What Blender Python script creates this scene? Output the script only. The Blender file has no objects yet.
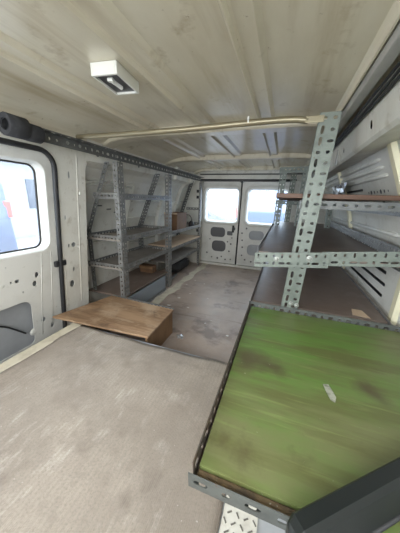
import bpy, bmesh, math, random
from mathutils import Vector, Matrix
from mathutils.geometry import tessellate_polygon
random.seed(7)
S = bpy.context.scene
COL = S.collection

# ------------------------------------------------------------------ camera
cam_d = bpy.data.cameras.new('camera')
cam = bpy.data.objects.new('camera', cam_d)
COL.objects.link(cam)
cam_d.sensor_fit = 'VERTICAL'
cam_d.sensor_height = 24.0
cam_d.lens = 24.0 * 228.0 / 533.0
cam_d.clip_start = 0.02
R = Matrix(((0.9405944242133694, -0.12359484763183266, 0.3162379527785747),
            (0.3380015586702971, 0.25250704677133956, -0.9066394750215028),
            (0.032203656239155165, 0.9596689559268239, 0.2792819714108838)))
cam.matrix_world = Matrix.Translation((0, 0, 0.93)) @ R.to_4x4()
S.camera = cam

# ------------------------------------------------------------------ world, portals, exposure
W = bpy.data.worlds.new('sky')
S.world = W
W.use_nodes = True
wn = W.node_tree.nodes
wl = W.node_tree.links
bg = wn['Background']
tc = wn.new('ShaderNodeTexCoord')
nz = wn.new('ShaderNodeTexNoise')
nz.inputs['Scale'].default_value = 2.2
nz.inputs['Detail'].default_value = 5
cr = wn.new('ShaderNodeValToRGB')
cr.color_ramp.elements[0].position = 0.35
cr.color_ramp.elements[0].color = (0.80, 0.90, 1.0, 1)
cr.color_ramp.elements[1].position = 0.6
cr.color_ramp.elements[1].color = (1.0, 0.985, 0.95, 1)
wl.new(tc.outputs['Generated'], nz.inputs['Vector'])
wl.new(nz.outputs['Fac'], cr.inputs['Fac'])
wl.new(cr.outputs['Color'], bg.inputs['Color'])
bg.inputs['Strength'].default_value = 1.6


def portal(name, loc, rot, sx, sy):
    d = bpy.data.lights.new(name, 'AREA')
    d.shape = 'RECTANGLE'
    d.size, d.size_y = sx, sy
    d.cycles.is_portal = True
    o = bpy.data.objects.new(name, d)
    COL.objects.link(o)
    o.location = loc
    o.rotation_euler = rot
    return o


portal('front_opening_daylight', (-0.45, -0.33, 0.965), (math.radians(90), 0, 0), 1.6, 0.61)
portal('left_window_daylight', (-1.42, 0.45, 0.86), (0, math.radians(-90), 0), 0.5, 0.95)
portal('rear_left_window_daylight', (-0.84, 3.33, 0.86), (math.radians(-90), 0, 0), 0.55, 0.5)
portal('rear_right_window_daylight', (-0.24, 3.33, 0.86), (math.radians(-90), 0, 0), 0.55, 0.5)

S.view_settings.view_transform = 'Standard'
S.view_settings.look = 'None'
S.view_settings.gamma = 1
S.view_settings.use_curve_mapping = False
S.view_settings.exposure = 2.88
S.cycles.use_denoising = True
S.cycles.max_bounces = 10
S.cycles.diffuse_bounces = 7
S.cycles.transparent_max_bounces = 12


# ------------------------------------------------------------------ materials
SPOT = [None]


def add_spot(n, l, geo, c, lo, hi, colr, amt):
    """a spilt stain with a ragged outline round the point c = (x, y); lo..hi the radii it fades between"""
    t = n.new('ShaderNodeTexNoise')
    t.inputs['Scale'].default_value = 14
    t.inputs['Detail'].default_value = 4
    l.new(geo.outputs['Position'], t.inputs['Vector'])
    sub = n.new('ShaderNodeVectorMath')
    sub.operation = 'MULTIPLY_ADD'
    sub.inputs[1].default_value = (0.09, 0.09, 0.0)
    sub.inputs[2].default_value = (-0.045, -0.045, 0.0)
    l.new(t.outputs['Color'], sub.inputs[0])
    ad = n.new('ShaderNodeVectorMath')
    ad.operation = 'ADD'
    l.new(geo.outputs['Position'], ad.inputs[0])
    l.new(sub.outputs[0], ad.inputs[1])
    fl = n.new('ShaderNodeVectorMath')
    fl.operation = 'MULTIPLY'
    fl.inputs[1].default_value = (1, 1, 0)
    l.new(ad.outputs[0], fl.inputs[0])
    ds = n.new('ShaderNodeVectorMath')
    ds.operation = 'DISTANCE'
    ds.inputs[1].default_value = (c[0], c[1], 0)
    l.new(fl.outputs[0], ds.inputs[0])
    mr = n.new('ShaderNodeMapRange')
    mr.inputs['From Min'].default_value = hi
    mr.inputs['From Max'].default_value = lo
    mr.inputs['To Max'].default_value = amt
    l.new(ds.outputs['Value'], mr.inputs['Value'])
    SPOT[0] = mr.outputs[0]


def mat(name, base, rough=0.7, metal=0.0, layers=(), bump=None, obj_coords=True, alpha=None):
    """layers: (kind, scale(vec3 or float), lo, hi, colour, amount)"""
    m = bpy.data.materials.new(name)
    m.use_nodes = True
    n, l = m.node_tree.nodes, m.node_tree.links
    b = n['Principled BSDF']
    b.inputs['Roughness'].default_value = rough
    b.inputs['Metallic'].default_value = metal
    geo = n.new('ShaderNodeNewGeometry')
    cur = n.new('ShaderNodeRGB')
    cur.outputs[0].default_value = (*base, 1)
    cur = cur.outputs[0]
    for i, (kind, sc, lo, hi, colr, amt) in enumerate(layers):
        if kind == 'spot':
            add_spot(n, l, geo, sc, lo, hi, colr, amt)
            mx = n.new('ShaderNodeMix')
            mx.data_type = 'RGBA'
            l.new(SPOT[0], mx.inputs['Factor'])
            l.new(cur, mx.inputs['A'])
            mx.inputs['B'].default_value = (*colr, 1)
            cur = mx.outputs['Result']
            continue
        mp = n.new('ShaderNodeMapping')
        if isinstance(sc, (int, float)):
            sc = (sc, sc, sc)
        mp.inputs['Scale'].default_value = sc
        mp.inputs['Location'].default_value = (i * 3.7 + 0.3, i * 1.9, i * 5.1)
        l.new(geo.outputs['Position'], mp.inputs['Vector'])
        if kind == 'noise':
            t = n.new('ShaderNodeTexNoise')
            t.inputs['Detail'].default_value = 6
            t.inputs['Roughness'].default_value = 0.62
            t.inputs['Scale'].default_value = 1
            out = t.outputs['Fac']
        elif kind == 'wave':
            t = n.new('ShaderNodeTexWave')
            t.inputs['Scale'].default_value = 1
            t.inputs['Distortion'].default_value = 1.5
            out = t.outputs['Fac']
        elif kind == 'voro':
            t = n.new('ShaderNodeTexVoronoi')
            t.inputs['Scale'].default_value = 1
            out = t.outputs['Distance']
        l.new(mp.outputs[0], t.inputs['Vector'])
        mr = n.new('ShaderNodeMapRange')
        mr.inputs['From Min'].default_value = lo
        mr.inputs['From Max'].default_value = hi
        mr.inputs['To Max'].default_value = amt
        l.new(out, mr.inputs['Value'])
        mx = n.new('ShaderNodeMix')
        mx.data_type = 'RGBA'
        l.new(mr.outputs[0], mx.inputs['Factor'])
        l.new(cur, mx.inputs['A'])
        mx.inputs['B'].default_value = (*colr, 1)
        cur = mx.outputs['Result']
    l.new(cur, b.inputs['Base Color'])
    if bump:
        sc, strength, kind = bump
        mp = n.new('ShaderNodeMapping')
        if isinstance(sc, (int, float)):
            sc = (sc, sc, sc)
        mp.inputs['Scale'].default_value = sc
        l.new(geo.outputs['Position'], mp.inputs['Vector'])
        t = n.new('ShaderNodeTexNoise' if kind == 'noise' else 'ShaderNodeTexWave')
        t.inputs['Scale'].default_value = 1
        l.new(mp.outputs[0], t.inputs['Vector'])
        bp = n.new('ShaderNodeBump')
        bp.inputs['Strength'].default_value = strength
        bp.inputs['Distance'].default_value = 0.01
        l.new(t.outputs['Fac'], bp.inputs['Height'])
        l.new(bp.outputs['Normal'], b.inputs['Normal'])
    return m


M = {}
CARPET_SPOTS = [(-0.763, 0.705), (-0.613, 0.757), (-0.705, 0.537), (-0.303, 0.322)]
M['paint'] = mat('van_paint', (0.72, 0.715, 0.66), 0.45, 0, [
    ('noise', 2.2, 0.45, 0.75, (0.50, 0.48, 0.41), 0.85),
    ('noise', 14, 0.58, 0.74, (0.33, 0.28, 0.20), 0.6),
    ('noise', (6, 6, 1.2), 0.55, 0.74, (0.45, 0.41, 0.33), 0.6),
    ('noise', 45, 0.66, 0.74, (0.22, 0.19, 0.15), 0.6)])
M['door_paint'] = mat('door_paint', (0.73, 0.735, 0.70), 0.4, 0, [
    ('noise', 3.0, 0.45, 0.75, (0.50, 0.495, 0.45), 0.75),
    ('noise', 30, 0.64, 0.76, (0.30, 0.27, 0.22), 0.5)])
M['roof'] = mat('roof_paint', (0.72, 0.67, 0.535), 0.24, 0, [
    ('noise', (3.0, 1.0, 3), 0.42, 0.72, (0.54, 0.475, 0.34), 0.8),
    ('noise', (9.0, 0.9, 4), 0.52, 0.74, (0.40, 0.32, 0.19), 0.7),
    ('noise', 9, 0.60, 0.78, (0.33, 0.25, 0.14), 0.7),
    ('noise', 50, 0.68, 0.74, (0.20, 0.16, 0.1), 0.7)])
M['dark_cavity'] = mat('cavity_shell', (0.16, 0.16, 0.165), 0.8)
M['skin'] = mat('outer_skin', (0.42, 0.44, 0.46), 0.6, 0, [('noise', 6, 0.4, 0.7, (0.33, 0.34, 0.36), 0.7)])
M['lino'] = mat('stained_lino', (0.47, 0.375, 0.31), 0.42, 0, [
    ('noise', 2.4, 0.40, 0.70, (0.27, 0.205, 0.165), 0.85),
    ('noise', 7, 0.52, 0.76, (0.42, 0.38, 0.35), 0.7),
    ('noise', 60, 0.60, 0.70, (0.48, 0.44, 0.40), 0.5),
    ('noise', 4.2, 0.54, 0.66, (0.13, 0.10, 0.085), 0.75),
    ('noise', (2, 22, 2), 0.60, 0.70, (0.14, 0.11, 0.09), 0.6)])
M['carpet'] = mat('woven_carpet', (0.40, 0.345, 0.285), 0.95, 0, [
    ('noise', 2.6, 0.45, 0.62, (0.27, 0.23, 0.19), 0.85),
    ('noise', 6, 0.55, 0.68, (0.17, 0.14, 0.115), 0.75),
    ('noise', 24, 0.52, 0.64, (0.27, 0.23, 0.19), 0.55),
    ('noise', (14, 5, 1), 0.56, 0.68, (0.62, 0.56, 0.49), 0.6),
    ('noise', 9, 0.58, 0.75, (0.60, 0.54, 0.47), 0.7),
    ('spot', CARPET_SPOTS[0], 0.01, 0.055, (0.19, 0.155, 0.12), 0.7),
    ('spot', CARPET_SPOTS[1], 0.005, 0.04, (0.19, 0.155, 0.12), 0.7),
    ('spot', CARPET_SPOTS[2], 0.02, 0.14, (0.24, 0.20, 0.165), 0.6),
    ('spot', CARPET_SPOTS[3], 0.005, 0.035, (0.17, 0.14, 0.115), 0.7),
    ('wave', (62, 20, 0), 0.25, 0.9, (0.34, 0.295, 0.25), 0.40),
    ('wave', (-20, 66, 0), 0.25, 0.9, (0.30, 0.26, 0.22), 0.35),
    ('noise', 1.3, 0.50, 0.66, (0.26, 0.215, 0.175), 0.6),
    ('noise', 190, 0.48, 0.70, (0.22, 0.185, 0.15), 0.6),
    ('noise', 90, 0.68, 0.74, (0.75, 0.70, 0.64), 0.7)], bump=((62, 20, 0), 0.25, 'wave'))
M['strip'] = mat('pale_edge_strip', (0.62, 0.57, 0.45), 0.8, 0, [('noise', 12, 0.45, 0.7, (0.42, 0.37, 0.28), 0.8)])
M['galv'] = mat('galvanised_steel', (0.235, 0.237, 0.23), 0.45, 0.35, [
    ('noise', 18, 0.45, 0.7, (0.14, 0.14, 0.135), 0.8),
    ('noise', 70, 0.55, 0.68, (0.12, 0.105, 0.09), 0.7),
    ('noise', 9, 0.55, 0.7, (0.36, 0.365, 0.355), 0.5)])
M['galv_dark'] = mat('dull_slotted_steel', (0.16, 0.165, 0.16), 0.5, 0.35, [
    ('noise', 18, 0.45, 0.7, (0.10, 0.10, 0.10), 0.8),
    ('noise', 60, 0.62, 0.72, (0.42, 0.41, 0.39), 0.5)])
M['galv_green'] = mat('grey_green_slotted_steel', (0.195, 0.22, 0.19), 0.5, 0.15, [
    ('noise', 14, 0.48, 0.7, (0.115, 0.13, 0.11), 0.85),
    ('noise', 50, 0.62, 0.72, (0.09, 0.075, 0.055), 0.75)])
M['rusty'] = mat('rusty_slotted_steel', (0.085, 0.07, 0.06), 0.6, 0.2, [
    ('noise', 22, 0.45, 0.65, (0.12, 0.08, 0.055), 0.8),
    ('noise', 60, 0.62, 0.7, (0.25, 0.23, 0.21), 0.5)])
M['tray_steel'] = mat('dull_grey_tray_steel', (0.13, 0.14, 0.13), 0.5, 0.25, [
    ('noise', 16, 0.45, 0.7, (0.07, 0.075, 0.07), 0.8),
    ('noise', 60, 0.62, 0.7, (0.13, 0.10, 0.08), 0.7)])
M['green'] = mat('green_painted_board', (0.125, 0.215, 0.05), 0.40, 0, [
    ('noise', (1.6, 3.2, 2), 0.46, 0.62, (0.17, 0.17, 0.08), 0.85),
    ('noise', (2.5, 16, 2), 0.46, 0.62, (0.12, 0.125, 0.045), 0.85),
    ('noise', (4, 50, 2), 0.55, 0.68, (0.22, 0.28, 0.10), 0.5),
    ('noise', 4.1, 0.62, 0.72, (0.085, 0.065, 0.035), 0.7),
    ('spot', (-0.042, 0.662), 0.02, 0.075, (0.085, 0.065, 0.035), 0.85),
    ('spot', (0.028, 0.65), 0.015, 0.055, (0.085, 0.065, 0.035), 0.8),
    ('spot', (0.292, 0.661), 0.005, 0.05, (0.085, 0.065, 0.035), 0.8),
    ('noise', 70, 0.70, 0.76, (0.50, 0.50, 0.42), 0.6)])
M['rust_board'] = mat('rust_stained_board_edge', (0.17, 0.115, 0.06), 0.7, 0, [('noise', 20, 0.45, 0.65, (0.05, 0.038, 0.028), 0.9), ('noise', 35, 0.66, 0.7, (0.5, 0.48, 0.42), 0.8)])
M['brown_board'] = mat('stained_brown_board', (0.205, 0.158, 0.132), 0.45, 0, [
    ('noise', 4, 0.42, 0.7, (0.15, 0.105, 0.082), 0.85),
    ('noise', 12, 0.56, 0.74, (0.27, 0.22, 0.19), 0.7)])
M['left_board'] = mat('dusty_grey_brown_shelf', (0.27, 0.245, 0.215), 0.7, 0, [
    ('noise', 5, 0.42, 0.7, (0.18, 0.165, 0.145), 0.85),
    ('noise', 30, 0.6, 0.74, (0.38, 0.36, 0.33), 0.6)])
M['red_wood'] = mat('reddish_wood', (0.13, 0.065, 0.038), 0.55, 0, [
    ('noise', (3, 50, 50), 0.4, 0.65, (0.07, 0.035, 0.02), 0.85)])
M['ply'] = mat('worn_plywood', (0.37, 0.235, 0.135), 0.55, 0, [
    ('noise', (2.5, 18, 3), 0.42, 0.62, (0.20, 0.115, 0.06), 0.9),
    ('noise', 6, 0.50, 0.68, (0.50, 0.37, 0.25), 0.75),
    ('noise', (5, 40, 3), 0.55, 0.68, (0.55, 0.42, 0.30), 0.5),
    ('noise', 8, 0.60, 0.70, (0.10, 0.06, 0.035), 0.8),
    ('spot', (-1.13, 1.10), 0.01, 0.06, (0.13, 0.075, 0.045), 0.6)])
M['ply_dark'] = mat('brown_plywood_side', (0.28, 0.165, 0.085), 0.65, 0, [
    ('noise', (10, 10, 3), 0.42, 0.7, (0.15, 0.085, 0.04), 0.8)])
M['pale_ply'] = mat('pale_plywood', (0.58, 0.44, 0.31), 0.6, 0, [
    ('noise', (12, 2, 3), 0.42, 0.7, (0.42, 0.29, 0.18), 0.7)])
M['cream'] = mat('cream_paint', (0.78, 0.73, 0.52), 0.5, 0, [('noise', 8, 0.5, 0.75, (0.6, 0.55, 0.4), 0.7)])
M['card'] = mat('brown_card', (0.17, 0.09, 0.045), 0.7, 0, [('noise', 12, 0.45, 0.7, (0.11, 0.06, 0.03), 0.8)])
M['bluegrey'] = mat('blue_grey_panel', (0.24, 0.275, 0.315), 0.5, 0, [
    ('noise', 7, 0.42, 0.7, (0.23, 0.255, 0.29), 0.8), ('noise', 20, 0.66, 0.74, (0.6, 0.62, 0.62), 0.6)])
M['black_rubber'] = mat('black_rubber', (0.022, 0.023, 0.025), 0.55)
M['foam'] = mat('black_foam', (0.035, 0.036, 0.04), 0.85, 0, [('noise', 40, 0.5, 0.7, (0.06, 0.06, 0.065), 0.8)])
M['black_plastic'] = mat('black_plastic', (0.010, 0.013, 0.013), 0.42)
M['grey_trim'] = mat('grey_trim', (0.42, 0.42, 0.40), 0.5, 0, [('noise', 9, 0.4, 0.7, (0.3, 0.3, 0.28), 0.7)])
M['pipe'] = mat('yellowed_steel_pipe', (0.30, 0.26, 0.17), 0.35, 0.5, [('noise', (6, 40, 40), 0.45, 0.7, (0.24, 0.2, 0.13), 0.8)])
M['white_plastic'] = mat('white_plastic', (0.78, 0.78, 0.72), 0.4)
M['mirror_dark'] = mat('dull_reflector', (0.13, 0.13, 0.14), 0.3, 0.6)
M['bulb'] = mat('white_bulb', (0.85, 0.85, 0.83), 0.3)
M['paper'] = mat('white_paper', (0.72, 0.70, 0.66), 0.8)
M['bolt'] = mat('bright_zinc', (0.34, 0.35, 0.32), 0.35, 0.5)
M['tread'] = mat('white_tread_plate', (0.66, 0.64, 0.57), 0.5, 0, [('noise', 20, 0.5, 0.7, (0.45, 0.42, 0.36), 0.7)])
M['tread_mark'] = mat('worn_tread_mark', (0.16, 0.15, 0.13), 0.6)
M['old_label'] = mat('grubby_label', (0.36, 0.37, 0.30), 0.7, 0, [('noise', 60, 0.45, 0.65, (0.16, 0.17, 0.12), 0.8)])
M['foil'] = mat('crinkled_silver_foil', (0.72, 0.74, 0.76), 0.25, 0.7)
M['asphalt'] = mat('asphalt', (0.24, 0.24, 0.245), 0.9, 0, [('noise', 3, 0.4, 0.7, (0.17, 0.17, 0.175), 0.7)])
M['car_blue'] = mat('blue_car_paint', (0.045, 0.10, 0.22), 0.35)
M['car_pale'] = mat('pale_blue_car_paint', (0.075, 0.11, 0.20), 0.45)
M['car_silver'] = mat('silver_car_paint', (0.16, 0.18, 0.21), 0.45)
M['car_glass'] = mat('dark_car_glass', (0.03, 0.045, 0.07), 0.2)
M['tail'] = mat('red_tail_lamp', (0.75, 0.08, 0.05), 0.3)
M['tyre'] = mat('tyre_rubber', (0.05, 0.05, 0.055), 0.8)
M['render_wall'] = mat('pale_building_render', (0.27, 0.28, 0.30), 0.9)
M['roof_tile'] = mat('grey_roof_tile', (0.05, 0.05, 0.06), 0.8)

g = bpy.data.materials.new('dusty_window_glass')
g.use_nodes = True
n, l = g.node_tree.nodes, g.node_tree.links
for x in list(n):
    n.remove(x)
o_ = n.new('ShaderNodeOutputMaterial')
tr = n.new('ShaderNodeBsdfTransparent')
tr.inputs[0].default_value = (0.74, 0.79, 0.84, 1)
df = n.new('ShaderNodeBsdfTranslucent')
df.inputs[0].default_value = (0.9, 0.93, 1.0, 1)
gl = n.new('ShaderNodeBsdfGlossy')
gl.inputs['Roughness'].default_value = 0.05
m1 = n.new('ShaderNodeMixShader')
m1.inputs[0].default_value = 0.06
m2 = n.new('ShaderNodeMixShader')
m2.inputs[0].default_value = 0.05
l.new(tr.outputs[0], m1.inputs[1])
l.new(df.outputs[0], m1.inputs[2])
l.new(m1.outputs[0], m2.inputs[1])
l.new(gl.outputs[0], m2.inputs[2])
l.new(m2.outputs[0], o_.inputs[0])
M['glass'] = g


# ------------------------------------------------------------------ helpers
def obj(name, bm, material, parent=None, smooth=False):
    me = bpy.data.meshes.new(name)
    bmesh.ops.recalc_face_normals(bm, faces=bm.faces)
    bm.to_mesh(me)
    bm.free()
    me.materials.append(M[material] if isinstance(material, str) else material)
    if smooth:
        for p in me.polygons:
            p.use_smooth = True
    o = bpy.data.objects.new(name, me)
    COL.objects.link(o)
    if parent is not None:
        o.parent = parent
        o.matrix_parent_inverse = parent.matrix_basis.inverted()
    return o


def tag(o, label=None, cat=None, group=None, kind=None):
    if label:
        o['label'] = label
    if cat:
        o['category'] = cat
    if group:
        o['group'] = group
    if kind:
        o['kind'] = kind
    return o


def thing(name, loc, label, cat, group=None):
    o = bpy.data.objects.new(name, None)
    COL.objects.link(o)
    o.location = loc
    o.empty_display_size = 0.05
    tag(o, label, cat, group)
    return o


def struct(name, bm, material, parent=None, smooth=False):
    o = obj(name, bm, material, parent, smooth)
    if parent is None:
        o['kind'] = 'structure'
    return o


def box(bm, lo, hi, bev=0.0, seg=2):
    b = bmesh.new()
    bmesh.ops.create_cube(b, size=1)
    lo, hi = Vector(lo), Vector(hi)
    for v in b.verts:
        v.co = Vector(((lo[i] + hi[i]) / 2 + v.co[i] * (hi[i] - lo[i]) for i in range(3)))
    if bev:
        bmesh.ops.bevel(b, geom=b.edges[:], offset=bev, segments=seg, affect='EDGES', profile=0.6)
    join(bm, b)
    return bm


def solid(bm, t):
    bm.normal_update()
    bmesh.ops.recalc_face_normals(bm, faces=bm.faces)
    bmesh.ops.solidify(bm, geom=bm.faces[:], thickness=t)


def join(bm, b):
    mp = {}
    for v in b.verts:
        mp[v] = bm.verts.new(v.co)
    for f in b.faces:
        try:
            bm.faces.new([mp[v] for v in f.verts])
        except ValueError:
            pass
    b.free()


def bx(lo, hi, bev=0.0):
    return box(bmesh.new(), lo, hi, bev)


def tube(bm, pts, r, n=10, cap=True):
    pts = [Vector(p) for p in pts]
    rs = r if isinstance(r, (list, tuple)) else [r] * len(pts)
    rings = []
    prev = None
    for i, p in enumerate(pts):
        d = (pts[min(i + 1, len(pts) - 1)] - pts[max(i - 1, 0)]).normalized()
        if prev is None:
            a = d.orthogonal().normalized()
        else:
            a = (prev - d * prev.dot(d)).normalized()
        prev = a
        b = d.cross(a)
        rings.append([bm.verts.new(p + (a * math.cos(2 * math.pi * k / n) + b * math.sin(2 * math.pi * k / n)) * rs[i]) for k in range(n)])
    for r0, r1 in zip(rings, rings[1:]):
        for k in range(n):
            bm.faces.new((r0[k], r0[(k + 1) % n], r1[(k + 1) % n], r1[k]))
    if cap:
        bm.faces.new(rings[0][::-1])
        bm.faces.new(rings[-1])
    return bm


def closed_tube(bm, pts, r, n=8):
    pts = [Vector(p) for p in pts]
    N = len(pts)
    c = sum(pts, Vector()) / N
    nrm = Vector()
    for i in range(N):
        nrm += (pts[i] - c).cross(pts[(i + 1) % N] - c)
    nrm.normalize()
    rings = []
    for i, p in enumerate(pts):
        d = (pts[(i + 1) % N] - pts[i - 1]).normalized()
        b = d.cross(nrm)
        rings.append([bm.verts.new(p + (nrm * math.cos(2 * math.pi * k / n) + b * math.sin(2 * math.pi * k / n)) * r) for k in range(n)])
    for i in range(N):
        r0, r1 = rings[i], rings[(i + 1) % N]
        for k in range(n):
            bm.faces.new((r0[k], r0[(k + 1) % n], r1[(k + 1) % n], r1[k]))
    return bm


def smooth_path(pts, n=8):
    """Catmull-Rom"""
    P = [Vector(p) for p in pts]
    P = [P[0] * 2 - P[1]] + P + [P[-1] * 2 - P[-2]]
    out = []
    for i in range(1, len(P) - 2):
        for k in range(n):
            t = k / n
            a, b, c, d = P[i - 1:i + 3]
            out.append(0.5 * (2 * b + (c - a) * t + (2 * a - 5 * b + 4 * c - d) * t * t + (3 * b - a - 3 * c + d) * t ** 3))
    out.append(P[-2])
    return out


def rrect(u0, v0, u1, v1, r, n=5):
    if not isinstance(r, (list, tuple)):
        r = [r] * 4
    out = []
    for (cu, cv, a0, rr) in ((u1 - r[0], v1 - r[0], 0, r[0]), (u0 + r[1], v1 - r[1], 90, r[1]), (u0 + r[2], v0 + r[2], 180, r[2]), (u1 - r[3], v0 + r[3], 270, r[3])):
        for k in range(n + 1):
            a = math.radians(a0 + 90 * k / n)
            out.append((cu + rr * math.cos(a), cv + rr * math.sin(a)))
    return out


def disc(u, v, r, n=8, ru=None):
    return [(u + (ru or r) * math.cos(2 * math.pi * k / n), v + r * math.sin(2 * math.pi * k / n)) for k in range(n)]


def panel(outline, holes, mapf, cu=(), cv=(), t=0.0):
    """flat panel with real holes, cut on grid lines, then mapped into space by mapf(u, v); thickness t along -normal"""
    loops = [[Vector((p[0], p[1], 0)) for p in lp] for lp in [outline] + list(holes)]
    tris = tessellate_polygon(loops)
    flat = [p for lp in loops for p in lp]
    bm = bmesh.new()
    vs = [bm.verts.new(p) for p in flat]
    for tr_ in tris:
        try:
            bm.faces.new([vs[i] for i in tr_])
        except ValueError:
            pass
    for u in cu:
        bmesh.ops.bisect_plane(bm, geom=bm.verts[:] + bm.edges[:] + bm.faces[:], plane_co=(u, 0, 0), plane_no=(1, 0, 0), dist=1e-6)
    for v in cv:
        bmesh.ops.bisect_plane(bm, geom=bm.verts[:] + bm.edges[:] + bm.faces[:], plane_co=(0, v, 0), plane_no=(0, 1, 0), dist=1e-6)
    bmesh.ops.remove_doubles(bm, verts=bm.verts, dist=1e-5)
    for v in bm.verts:
        v.co = Vector(mapf(v.co.x, v.co.y))
    if t:
        bmesh.ops.recalc_face_normals(bm, faces=bm.faces)
        solid(bm, t)
    return bm


def flange(bm, p0, u, v, length, width, rows=1, pitch=0.04, thick=0.0022, phase=0):
    """perforated strip: real slots and round holes"""
    b = bmesh.new()
    u, v, p0 = Vector(u).normalized(), Vector(v).normalized(), Vector(p0)
    nc = max(1, round(length / pitch))
    pu = length / nc
    pv = width / rows
    for i in range(nc):
        for j in range(rows):
            cu, cv = (i + 0.5) * pu, (j + 0.5) * pv
            if rows == 1:
                a, h = (pu * 0.30, pv * 0.17) if (i + phase) % 2 == 0 else (pu * 0.16, pv * 0.18)
            elif j == 0:
                a, h = (pu * 0.40, pv * 0.17) if (i + phase) % 3 != 2 else (pu * 0.14, pv * 0.22)
            else:
                a, h = (pu * 0.15, pv * 0.20) if (i + phase) % 3 else (pu * 0.13, pv * 0.32)
            outer, inner = [], []
            for (sx, sy, ex, ey) in ((1, -1, 1, 1), (1, 1, -1, 1), (-1, 1, -1, -1), (-1, -1, 1, -1)):
                for k in range(3):
                    f = k / 3
                    ox, oy = sx + (ex - sx) * f, sy + (ey - sy) * f
                    outer.append((cu + ox * pu / 2, cv + oy * pv / 2))
                    th = math.atan2(oy, ox)
                    c, s = math.cos(th), math.sin(th)
                    inner.append((cu + a * math.copysign(abs(c) ** 0.7, c), cv + h * math.copysign(abs(s) ** 0.7, s)))
            vo = [b.verts.new(p0 + u * x + v * y) for x, y in outer]
            vi = [b.verts.new(p0 + u * x + v * y) for x, y in inner]
            for k in range(12):
                b.faces.new((vo[k], vo[(k + 1) % 12], vi[(k + 1) % 12], vi[k]))
    bmesh.ops.remove_doubles(b, verts=b.verts, dist=1e-5)
    bmesh.ops.recalc_face_normals(b, faces=b.faces)
    bmesh.ops.solidify(b, geom=b.faces[:], thickness=thick)
    join(bm, b)


def angle(name, p0, p1, d1, d2, material, parent, w1=0.038, w2=0.038, r1=1, r2=1, pitch=0.04, phase=0):
    """slotted angle: corner line p0-p1, flanges out along d1 and d2"""
    bm = bmesh.new()
    p0, p1 = Vector(p0), Vector(p1)
    u = p1 - p0
    L = u.length
    d1, d2 = Vector(d1), Vector(d2)
    flange(bm, p0, u, d1, L, w1, r1, pitch, phase=phase)
    flange(bm, p0, u, d2, L, w2, r2, pitch, phase=phase + 1)
    return obj(name, bm, material, parent)


def bent_upright(name, path, d1, d2, material, parent, **k):
    bm = bmesh.new()
    for a, b in zip(path, path[1:]):
        a, b = Vector(a), Vector(b)
        flange(bm, a, b - a, d1, (b - a).length, k.get('w1', 0.038), k.get('r1', 1), k.get('pitch', 0.035))
        flange(bm, a, b - a, d2, (b - a).length, k.get('w2', 0.038), k.get('r2', 1), k.get('pitch', 0.035), phase=1)
    return obj(name, bm, material, parent)


def bolt(p, axis, parent, r=0.011):
    bm = bmesh.new()
    p, axis = Vector(p), Vector(axis).normalized()
    tube(bm, [p, p + axis * 0.0025, p + axis * 0.003, p + axis * 0.007, p + axis * 0.0085], [r, r, r * 0.62, r * 0.58, r * 0.3], 12)
    return obj('bolt', bm, 'bolt', parent)


def prof_map(profile):
    """profile: list of (x,z); returns map (y, s) and arc-length table"""
    P = [Vector((a, b)) for a, b in profile]
    s = [0.0]
    for a, b in zip(P, P[1:]):
        s.append(s[-1] + (b - a).length)

    def f(y, t, off=0.0):
        t = max(0, min(s[-1], t))
        for i in range(len(P) - 1):
            if t <= s[i + 1] + 1e-9:
                k = (t - s[i]) / max(1e-9, s[i + 1] - s[i])
                q = P[i].lerp(P[i + 1], k)
                return (q.x + off, y, q.y)
        return (P[-1].x + off, y, P[-1].y)

    def s_of_z(z):
        for i in range(len(P) - 1):
            if P[i].y <= z <= P[i + 1].y:
                return s[i] + (z - P[i].y) / max(1e-9, P[i + 1].y - P[i].y) * (s[i + 1] - s[i])
        return s[-1]
    return f, s, s_of_z


# ================================================================== SETTING
Y0, Y1 = -0.35, 3.25
XC = -0.45


def roof_z(x):
    return 1.34 - 0.10 * min(1.3, abs((x - XC) / 0.8)) ** 6


# ground outside
struct('ground', bx((-14, -8, -0.75), (12, 16, -0.70)), 'asphalt')
# rear floor
bm = bx((-1.50, 0.90, -0.05), (0.60, 3.36, 0.0))
struct('floor', bm, 'lino')
# raised front platform below the carpet
bm = bx((-1.16, Y0, -0.05), (0.60, 0.955, 0.152), 0.004)
struct('floor_platform', bm, 'skin')
struct('floor_step_well', bx((-1.50, Y0, -0.06), (-1.16, 0.90, -0.02)), 'dark_cavity')

# pale strip along the racks on the rear floor
bm = bmesh.new()
vals = []
N = 26
ring = []
for i in range(N + 1):
    y = 1.62 + (3.2 - 1.62) * i / N
    a = -1.06 + 0.012 * math.sin(i * 1.7) + random.uniform(-0.008, 0.008)
    b = -0.975 + 0.015 * math.sin(i * 0.9 + 1) + random.uniform(-0.012, 0.012)
    ring.append((bm.verts.new((a, y, 0.004)), bm.verts.new((b, y, 0.004))))
for p, q in zip(ring, ring[1:]):
    bm.faces.new((p[0], p[1], q[1], q[0]))
solid(bm, 0.003)
struct('trim_1', bm, 'strip')

# carpet edge strip on the step
bm = bx((-1.165, 0.10, 0.135), (-1.095, 0.95, 0.163), 0.006)
struct('trim_2', bm, 'strip')

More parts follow.
